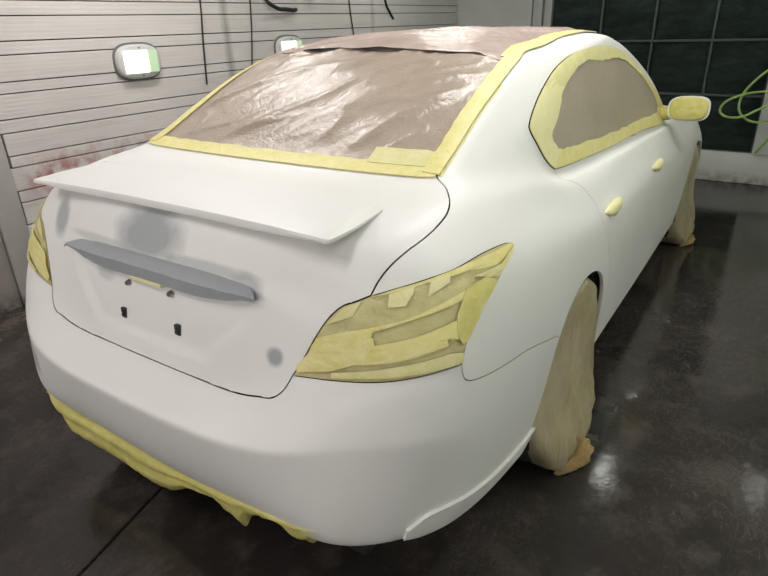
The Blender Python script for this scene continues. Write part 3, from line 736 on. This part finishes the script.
# grey finisher bar above the plate
def garnish():
    K = [(0,.949,.888),(.08,.949,.887),(.2,.948,.887),(.27,.946,.892),(.32,.942,.898),(.36,.940,.906),(.390,.938,.908),(.402,.935,.914),(.4045,.930,.920)]
    bm = bmesh.new(); half = []
    for x, zt, zb in spline(K, 6):
        g = _GP; yb = g[np.argmin((g[:,0]-x)**2+(g[:,2]-zt)**2+(g[:,1]>.4)*9), 1]
        e = 1-.22*sstep(.22,.405,x); yr = yb-.046*e; zr = zt-.017*e; lo = yb-.032*e
        xb = x*(1-.10*sstep(.2,.4,x)); xm = x*(1-.05*sstep(.2,.4,x))
        half.append([Vector((xb,yb+.02,zt-.004)), Vector((xb,yb-.003,zt)), Vector((xm,yb-.018*e,zt-.004)), Vector((x,yr+.006,zr+.0035)), Vector((x,yr,zr)), Vector((x,yr+.001,zr-.005)), Vector((x,lo-.002,zb+.002)), Vector((xm,lo+.004,zb)), Vector((xb,yb+.02,zb+.004))])
    full = [[Vector((-p.x,p.y,p.z)) for p in row] for row in half[:0:-1]]+half
    V = grid_mesh(bm, full); bm.faces.new(V[0]); bm.faces.new(V[-1])
    return tag(obj('trunk_garnish', bm, M['garnish'], car, angle=28), 'grey primered finisher bar above the plate recess')
garnish()
for x, z, y in ((.088,.866,.150),(-.098,.859,.150)):
    bm = bmesh.new(); mt = Matrix.Translation((x,y+.006,z))@Matrix.Rotation(math.pi/2,4,'X')
    bmesh.ops.create_cone(bm, segments=14, radius1=.0095, radius2=.007, depth=.010, cap_ends=True, matrix=mt)
    bmesh.ops.create_cone(bm, segments=6, radius1=.005, radius2=.005, depth=.016, cap_ends=True, matrix=mt)
    obj('screw', bm, M['steel'], car, smooth=False)
for x, z in ((.118,.773),(-.121,.766)):
    bm = bmesh.new()
    bm_box(bm, x-.0105,x+.0105, .134,.150, z-.016,z+.016, .003); bm_box(bm, x-.006,x+.006, .130,.140, z-.011,z-.001, .002); bm_box(bm, x-.006,x+.006, .131,.140, z+.002,z+.012, .002)
    obj('plate_clip', bm, M['black_plastic'], car, smooth=False)
box('plate_lamp', M['tape_pale'], car, -.075,.06, .150,.175, .876,.892, .004)
# door handles wrapped in pale tape
for sx in (1,-1):
    for doors, (hx, hy, hz) in ((rear_doors, (.893,1.56,.852)), (front_doors, (.890,2.45,.833))):
        door = doors[0] if sx > 0 else doors[1]
        bm = bmesh.new(); rows = []
        for k in range(13):
            t = k/12; y = hy-.105+.21*t; w = math.sin(math.pi*min(max(t,.03),.97))**.55
            lift = .012*math.sin(math.pi*t)**.6
            rows.append([(sx*(hx+.002+lift+.020*w*math.cos(a)), y, hz+.003*math.sin(k*2.1)+.027*w*math.sin(a)*(1+.10*math.sin(3*a+k))) for a in [2*math.pi*q/12 for q in range(12)]])
        V = grid_mesh(bm, rows, close_u=True); bm.faces.new(V[0]); bm.faces.new(V[-1])
        tag(obj('door_handle', bm, M['tape_pale'], door, angle=60), 'door handle wrapped in pale masking tape')
# door mirrors: white shell, taped face and stalk
for sx in (1,-1):
    bm = bmesh.new(); rows = []
    def sec(t, grow=0, y0=0):
        # outline of the shell in (x,z) at depth fraction t (0 = glass side)
        k = 1-.42*t**2.2; out = []
        for q in range(28):
            a = 2*math.pi*q/28; c, s = math.cos(a), math.sin(a)
            ex = .105*np.sign(c)*abs(c)**(.62 if c > 0 else .5); ez = .066*np.sign(s)*abs(s)**.62*(1-.12*(c<0)*(-c))
            out.append(Vector((sx*(.935+ex*k+grow*c), 2.925+.125*t+y0-.012*c, 1.045+ez*k+grow*s+.004*c)))
        return out
    for t in (0,.1,.25,.45,.65,.82,.95,1.0): rows.append(sec(t))
    V = grid_mesh(bm, rows, close_u=True); bm.faces.new(V[-1]); bm.faces.new(V[0])
    shell = obj('side_mirror', bm, M['paint'], car, angle=50)
    bm = bmesh.new(); o_ = sec(0); c0 = sum(o_, Vector())/28; rows = []
    for j in range(7):
        f_ = .90*j/6+.02
        rows.append([c0+(p-c0)*f_+Vector((0,-.004-.010*(1-f_*f_)+.004*noise.noise(Vector((p.x*40*f_,p.z*60*f_,j))),0)) for p in o_])
    rows.append([c0+(p-c0)*.93+Vector((0,.004,0)) for p in o_])
    V = grid_mesh(bm, rows, close_u=True); bm.faces.new(V[0])
    tag(obj('mirror_tape', bm, M['tape_deep'], shell), 'yellow tape over the mirror glass')
    bm = bmesh.new()
    tube(bm, [(sx*.78,3.03,1.0),(sx*.82,3.0,1.005),(sx*.86,2.965,1.02),(sx*.90,2.945,1.03)], [.04,.036,.032,.034], 12)
    tag(obj('mirror_stalk', bm, M['tape_deep'], shell), 'mirror stalk wrapped in yellow tape')
# wheels
WHEELS = [(.775,1.125),(.775,3.846),(-.775,1.125),(-.775,3.846)]
for wx, wy in WHEELS:
    sx = 1 if wx > 0 else -1
    bm = bmesh.new(); prof = [(-.11,.235),(-.12,.29),(-.105,.325),(-.08,.333),(.08,.333),(.105,.325),(.115,.29),(.11,.235)]
    rows = [[(wx+sx*a, wy+r*math.cos(2*math.pi*k/36), .335+r*math.sin(2*math.pi*k/36)) for k in range(36)] for a, r in prof]
    grid_mesh(bm, rows, close_u=True); ty = obj('wheel', bm, M['rubber'], car)
    bm = bmesh.new()
    rows = [[(wx+sx*a, wy+r*math.cos(2*math.pi*k/36), .335+r*math.sin(2*math.pi*k/36)) for k in range(36)] for a, r in ((-.11,.234),(-.09,.215),(.06,.205),(.095,.222),(.108,.236))]
    grid_mesh(bm, rows, close_u=True)
    for k in range(7):
        a = 2*math.pi*k/7; d = Vector((0,math.cos(a),math.sin(a))); n_ = Vector((0,-math.sin(a),math.cos(a))); c0 = Vector((wx+sx*.085,wy,.335))
        tube(bm, [c0+d*.03, c0+d*.12, c0+d*.215-Vector((sx*.01,0,0))], [.03,.02,.022], 6)
    bmesh.ops.create_cone(bm, segments=18, radius1=.05, radius2=.04, depth=.05, cap_ends=True, matrix=Matrix.Translation((wx+sx*.085,wy,.335))@Matrix.Rotation(math.pi/2,4,'Y'))
    obj('rim', bm, M['rim'], ty)

# ------------------------------------------------------------------ bags over the wheels (right-hand side)
def wheel_bag(wy, label, seed, hem=True):
    root = empty('wheel_cover', (.86,wy,0), label, 'wheel cover', 'plastic bags over the wheels')
    bm = bmesh.new(); rows = []; n = 96
    def pt(k, x, R, face=0):
        a = 2*math.pi*k/n; y, z = R*math.cos(a), R*math.sin(a)
        up = .335+z
        if face: 
            low = sstep(.36,.02,up) if False else 1-sstep(.02,.42,up)
            fold = .014*math.sin(y*62+2.0*noise.noise(Vector((y*9,up*2,seed))))+.016*noise.noise(Vector((y*17,up*1.7,seed+3)))+.006*noise.noise(Vector((y*45,up*4,seed+5)))
            x = x+face*(.068*low**1.5+fold*(.35+.65*low)*min(1,R/.2+.3))
            y = y*(1-.16*low*abs(R)/.35)
        # loose film sags between the top of the tyre and the floor
        up = max(.006+.004*noise.noise(Vector((y*20,x*20,seed))), up)
        return Vector((x, wy+y, up))
    for x, R, fc in ((.70,.338,0),(.75,.345,0),(.85,.358,.05),(.895,.362,.35),(.914,.352,.7),(.918,.31,.9),(.920,.27,1),(.921,.22,1),(.922,.17,1),(.922,.12,1),(.922,.07,1),(.922,.025,1)):
        rows.append([pt(k, x, R, fc) for k in range(n)])
    V = grid_mesh(bm, rows, close_u=True); bm.faces.new(V[-1])
    o = obj('bag_sheet', bm, M['bag'], root)
    # gathered amber hem: a thin roll along the floor that swells into a puckered pouch in front
    bm = bmesh.new(); rows = []
    path = spline([(.945,-.145,.010),(.960,-.135,.014),(.980,-.115,.026),(.994,-.09,.038),(.998,-.06,.046),(.990,-.02,.046),(.974,.01,.036),(.957,.03,.03)], 5)
    rad = np.interp(np.arange(len(path))/(len(path)-1), [0,.25,.45,.6,.75,.88,1], np.array([.008,.016,.030,.048,.056,.042,.006])*(1 if hem else .62))
    for j, (p, rr) in enumerate(zip(path, rad)):
        row = []
        for q in range(28):
            a = 2*math.pi*q/28
            cr = 1+.10*math.sin(6*a+.5*j+seed)+.22*noise.noise(Vector((j*.35,math.cos(a)*2.6,math.sin(a)*2.6+seed)))
            row.append(Vector((p[0]+rr*cr*math.cos(a)*.8, wy+p[1]+rr*.35*cr*math.cos(a)+.006*noise.noise(Vector((q*.9,j*.5,seed))), max(.003, p[2]*(1 if hem else .7)+rr*cr*math.sin(a)))))
        rows.append(row)
    V = grid_mesh(bm, rows, close_u=True); bm.faces.new(V[0]); bm.faces.new(V[-1])
    tag(obj('bag_hem', bm, M['bag_hem'], root), 'amber gathered hem of the bag on the floor')
    return root
wheel_bag(1.135, 'tan plastic bag over the rear right wheel, amber hem on wet floor', 1.0)
wheel_bag(3.846, 'tan plastic bag over the front right wheel below the taped mirror', 9.0, False)
# ------------------------------------------------------------------ room
WX = -2.27
def structure(o): o['kind'] = 'structure'; return o
# floor: two poured slabs with a saw-cut joint between them
def jx(y): return -.195-.255*y
floor = structure(bpy.data.objects.new('floor', None)); COL.objects.link(floor)
bm = bmesh.new(); Y0, Y1 = -3.2, 6.7
for (xa0, xa1, xb0, xb1) in ((WX-.1, WX-.1, jx(Y0)-.005, jx(Y1)-.005), (jx(Y0)+.005, jx(Y1)+.005, 3.7, 3.7)):
    bm = bmesh.new()
    top = [bm.verts.new(p) for p in ((xa0,Y0,0),(xb0,Y0,0),(xb1,Y1,0),(xa1,Y1,0))]
    bot = [bm.verts.new((v.co.x,v.co.y,-.12)) for v in top]
    bm.faces.new(top); bm.faces.new(bot[::-1])
    for i in range(4): bm.faces.new((top[i],bot[i],bot[(i+1)%4],top[(i+1)%4]))
    bmesh.ops.bevel(bm, geom=[e for e in bm.edges if abs(e.verts[0].co.z)<1e-6 and abs(e.verts[1].co.z)<1e-6 and e.verts[0].co.x not in (WX-.1,3.7)], offset=.004, segments=1, affect='EDGES')
    obj('floor_slab', bm, M['floor'], floor, smooth=False)
box('joint_filler', M['gap_wall'], floor, -2.0,1.0, Y0,Y1, -.10,-.012)
structure(box('ceiling', M['ceiling'], None, WX-.2,3.7, Y0,6.7, CEIL,CEIL+.1))
# left wall: horizontal cladding, alternate wide and narrow boards
wl = structure(box('wall_left', M['gap_wall'], None, WX-.16,WX-.034, Y0,6.7, 0,CEIL))
z = .012; k = 0; edges = [.012,.080,.212,.280,.412,.480,.612,.681,.817,.881,1.008,1.081,1.216,1.277,1.415,1.485,1.612,1.690,1.815,1.885,2.015,2.085,2.215,2.285,2.415,2.485,2.615,2.685,2.84]
rnd = random.Random(3)
for a, b in zip(edges, edges[1:]):
    bm = bmesh.new(); d = rnd.uniform(-.002,.003)
    bm_box(bm, WX-.036, WX+d, .885+rnd.uniform(0,.02), 6.52, a+.0032, b-.0032, .002)
    obj('plank', bm, M['plank'], wl, smooth=False)
box('post', M['post'], wl, WX-.034,WX+.012, .745,.885, .0,CEIL, .004)
box('wall_panel', M['wall_dirty'], wl, WX-.034,WX-.012, Y0,.74, .0,CEIL, .002)
# back: plain wall in the corner, filter bank standing forward of it
structure(box('wall_back', M['wall'], None, WX-.1,3.7, 6.52,6.66, 0,CEIL))
tr = structure(box('trim_1', M['wall'], None, -1.36,-1.30, 6.47,6.52, 0,CEIL, .006))
structure(box('trim_2', M['wall'], None, -1.22,-1.17, 6.45,6.52, 0,CEIL, .006))
structure(box('trim_3', M['wall'], None, -1.12,-1.0, 6.43,6.52, 0,CEIL, .006))
bank = structure(box('wall_filter', M['gap_wall'], None, -.86,1.20, 5.93,6.10, 0,CEIL))
XS = [-.86,-.35,.155,.68,1.19]; ZS = [.28,.80,1.285,1.77,2.26,2.75]
for i in range(4):
    for j in range(5):
        bm = bmesh.new(); n = 8; rows = []
        for b in range(n+1):
            row = []
            for a in range(n+1):
                u, v = a/n, b/n; x = XS[i]+.012+(XS[i+1]-XS[i]-.024)*u; zz = ZS[j]+.012+(ZS[j+1]-ZS[j]-.024)*v
                bul = math.sin(math.pi*u)*math.sin(math.pi*v)
                row.append((x, 5.915-.035*bul-.012*noise.noise(Vector((x*6,zz*8,i+j))), zz))
            rows.append(row)
        grid_mesh(bm, rows); obj('filter_panel', bm, M['filter'], bank)
for x in XS: box('frame_bar', M['frame'], bank, x-.010,x+.010, 5.89,5.94, .28,CEIL, .003)
for zz in ZS: box('frame_bar', M['frame'], bank, -.86,1.19, 5.885,5.93, zz-.010,zz+.010, .003)
structure(box('trim_4', M['wall'], None, -.90,3.7, 5.83,6.10, .0,.285, .012))          # kerb
structure(box('trim_5', M['wall'], None, 1.195,1.75, 5.80,6.10, .285,CEIL, .012))       # pillar
structure(box('wall_right', M['wall'], None, 3.6,3.7, Y0,6.7, 0,CEIL))
structure(box('wall_front', M['wall'], None, WX-.2,3.7, Y0-.1,Y0, 0,CEIL))
# ceiling fixtures
for k, (x, y, p, c) in enumerate(FIXTURES):
    t = empty('ceiling_light', (x,y,CEIL), 'white twin-tube fluorescent fitting on the booth ceiling', 'light', 'ceiling tube fittings')
    bm = bmesh.new(); bm_box(bm, x-.10,x+.10, y-.62,y+.62, CEIL-.06,CEIL, .008); obj('housing', bm, M['lamp_body'], t, angle=40)
    for dx in (-.045,.045):
        bm = bmesh.new(); tube(bm, [(x+dx,y-.58,CEIL-.085),(x+dx,y+.58,CEIL-.085)], .013, 10); obj('tube', bm, M['tube'], t)
        for s in (-1,1):
            bm = bmesh.new(); bm_box(bm, x+dx-.018,x+dx+.018, y+s*.585-.012,y+s*.585+.012, CEIL-.105,CEIL-.055, .003); obj('socket', bm, M['lamp_body'], t, angle=40)
for x, y, p, c in ROUND:
    t = empty('round_light', (x,y,CEIL), 'small round white lamp on the booth ceiling', 'light', 'round ceiling lamps')
    for nm, mt, prof in (('base','lamp_body',((.085,0),(.088,-.03),(.072,-.045))),('globe','tube',((.068,-.045),(.067,-.06),(.05,-.078),(.022,-.086),(.003,-.087)))):
        bm = bmesh.new(); V = grid_mesh(bm, [[(x+r_*math.cos(2*math.pi*k/28), y+r_*math.sin(2*math.pi*k/28), CEIL+dz) for k in range(28)] for r_, dz in prof], close_u=True); bm.faces.new(V[-1])
        obj(nm, bm, M[mt], t, angle=40)
def fill_bulkhead(px, py, z, rot, label, group):  # housing and lens drawn for the added fill lamps
    t = empty('wall_lamp', (px,py,z), label, 'lamp', group); c, s_ = math.cos(rot), math.sin(rot)
    def w(a, d, dz): return (px+a*c-d*s_, py+a*s_+d*c, z+dz)
    for nm, mt, spec in (('housing','lamp_body',((.17,.11,0),(.165,.105,.035),(.14,.085,.045))),('lens','lamp_lens',((.13,.075,.044),(.12,.066,.058)))):
        bm = bmesh.new(); rows = [[w(ax*np.sign(math.cos(q))*abs(math.cos(q))**.6, d, az*np.sign(math.sin(q))*abs(math.sin(q))**.6) for q in [2*math.pi*k/32 for k in range(32)]] for ax, az, d in spec]
        V = grid_mesh(bm, rows, close_u=True); bm.faces.new(V[-1]); obj(nm, bm, M[mt], t, angle=35)
for x, y, p, c in SIDE: fill_bulkhead(3.6, y, 1.45, math.pi/2, 'added oval fill lamp on the unseen right-hand booth wall', 'added fill lamps on the right wall')
for x, p, c in REAR: fill_bulkhead(x, -3.2, 1.6, 0, 'added oval fill lamp on the booth wall behind the camera', 'added fill lamps on the rear wall')
# wall lamps in the cladding
def wall_lamp(y, z, label):
    t = empty('wall_lamp', (WX,y,z), label, 'lamp', None)
    def ring(ax, az, x, ex=.5):
        out = []
        for k in range(40):
            a = 2*math.pi*k/40; c, s = math.cos(a), math.sin(a)
            out.append((x, y+ax*np.sign(c)*abs(c)**ex*(1 if True else 0), z+az*np.sign(s)*abs(s)**ex*(1-.10*c*c)))
        return out
    for nm, mat, spec in (('gasket','lamp_rim',[(.176,.118,WX-.001),(.176,.118,WX+.012),(.16,.10,WX+.014)]),
                          ('housing','lamp_body',[(.166,.108,WX+.010),(.160,.102,WX+.036),(.138,.084,WX+.046)])):
        bm = bmesh.new(); V = grid_mesh(bm, [ring(*q, ex=.62) for q in spec], close_u=True)
        if nm == 'gasket': bm.faces.new(V[0])
        else: bm.faces.new(V[-1])
        obj(nm, bm, M[mat], t, angle=35)
    bm = bmesh.new(); bm_box(bm, WX+.044,WX+.056, y-.125,y+.055, z-.068,z+.068, .006); obj('lens', bm, M['lamp_lens'], t, angle=40)
    bm = bmesh.new(); bm_box(bm, WX+.044,WX+.054, y+.055,y+.128, z-.068,z+.068, .006)
    tag(obj('lens_end', bm, M['lamp_lens_green'], t, angle=40), 'green-tinted end of the lit lens')
    for zz in (z+.085, z-.085):
        bm = bmesh.new(); bmesh.ops.create_cone(bm, segments=10, radius1=.006, radius2=.005, depth=.008, cap_ends=True, matrix=Matrix.Translation((WX+.048,y,zz))@Matrix.Rotation(math.pi/2,4,'Y'))
        obj('screw', bm, M['steel'], t, smooth=False)
    return t
wall_lamp(1.845, 1.333, 'lit oval wall lamp on bare white boards, fully in view')
wall_lamp(3.33, 1.335, 'lit oval wall lamp half hidden behind the filmed car roof')
# hanging cables on the cladding
def cable(pts, r, label, name='cable'):
    bm = bmesh.new(); P = spline(pts, 6); tube(bm, P, r, 8); return tag(obj(name, bm, M['cable'], None), label, 'cable')
cable([(WX+.012,2.44,CEIL),(WX+.012,2.445,2.2),(WX+.011,2.44,1.7),(WX+.012,2.415,1.45),(WX+.011,2.392,1.14)], .0062, 'thin black cable hanging just right of the fully visible lamp')
cable([(WX+.012,2.95,CEIL),(WX+.011,2.94,1.9),(WX+.011,2.925,1.6),(WX+.012,2.90,1.4),(WX+.011,2.86,1.16)], .0052, 'thin black cable hanging just left of the half-hidden lamp')
cable([(WX+.02,3.10,CEIL),(WX+.03,3.06,2.0),(WX+.045,3.06,1.74),(WX+.06,3.17,1.655),(WX+.045,3.30,1.645),(WX+.02,3.42,1.64),(WX+.012,3.46,1.645)], .016, 'thick black cable end curling above the half-hidden lamp')
cable([(WX+.012,4.20,CEIL),(WX+.012,4.21,2.0),(WX+.012,4.225,1.7),(WX+.012,4.275,1.42)], .006, 'faint thin cable between the thick cable and the slanting one')
cable([(WX+.012,4.76,CEIL),(WX+.012,4.78,2.0),(WX+.012,4.85,1.72),(WX+.012,4.92,1.63),(WX+.012,4.99,1.56)], .011, 'short black cable slanting on boards near the far corner')
# green hose looped on the pillar
def hose():
    Y = 5.55
    def h(*p): return [(x, y, z) for x, y, z in p]
    # loops drawn in the plane just in front of the pillar, stepping forward as they pile up
    P = [(1.68,5.77,2.84),(1.68,5.765,2.2),(1.67,5.76,1.6),(1.60,5.745,1.33),(1.42,5.72,1.20),(1.20,5.66,1.06),(1.06,5.62,.90),(1.02,5.60,.77),(1.05,5.58,.68),(1.14,5.58,.62),(1.27,5.60,.625),(1.40,5.64,.70),(1.46,5.68,.80),
         (1.38,5.66,.875),(1.22,5.62,.875),(1.06,5.57,.855),(.935,5.54,.80),(.885,5.52,.735),(.905,5.51,.68),(.98,5.51,.655),(1.08,5.52,.67),(1.18,5.54,.73),(1.32,5.58,.80),(1.47,5.64,.80),(1.50,5.68,.70),(1.42,5.68,.58),(1.33,5.66,.50),(1.27,5.66,.40),(1.225,5.66,.33)]
    bm = bmesh.new(); tube(bm, spline(P, 8), .0105, 10)
    return tag(obj('air_hose', bm, M['hose'], None), 'green air hose looped against white pillar beside dark filters', 'hose')
hose()
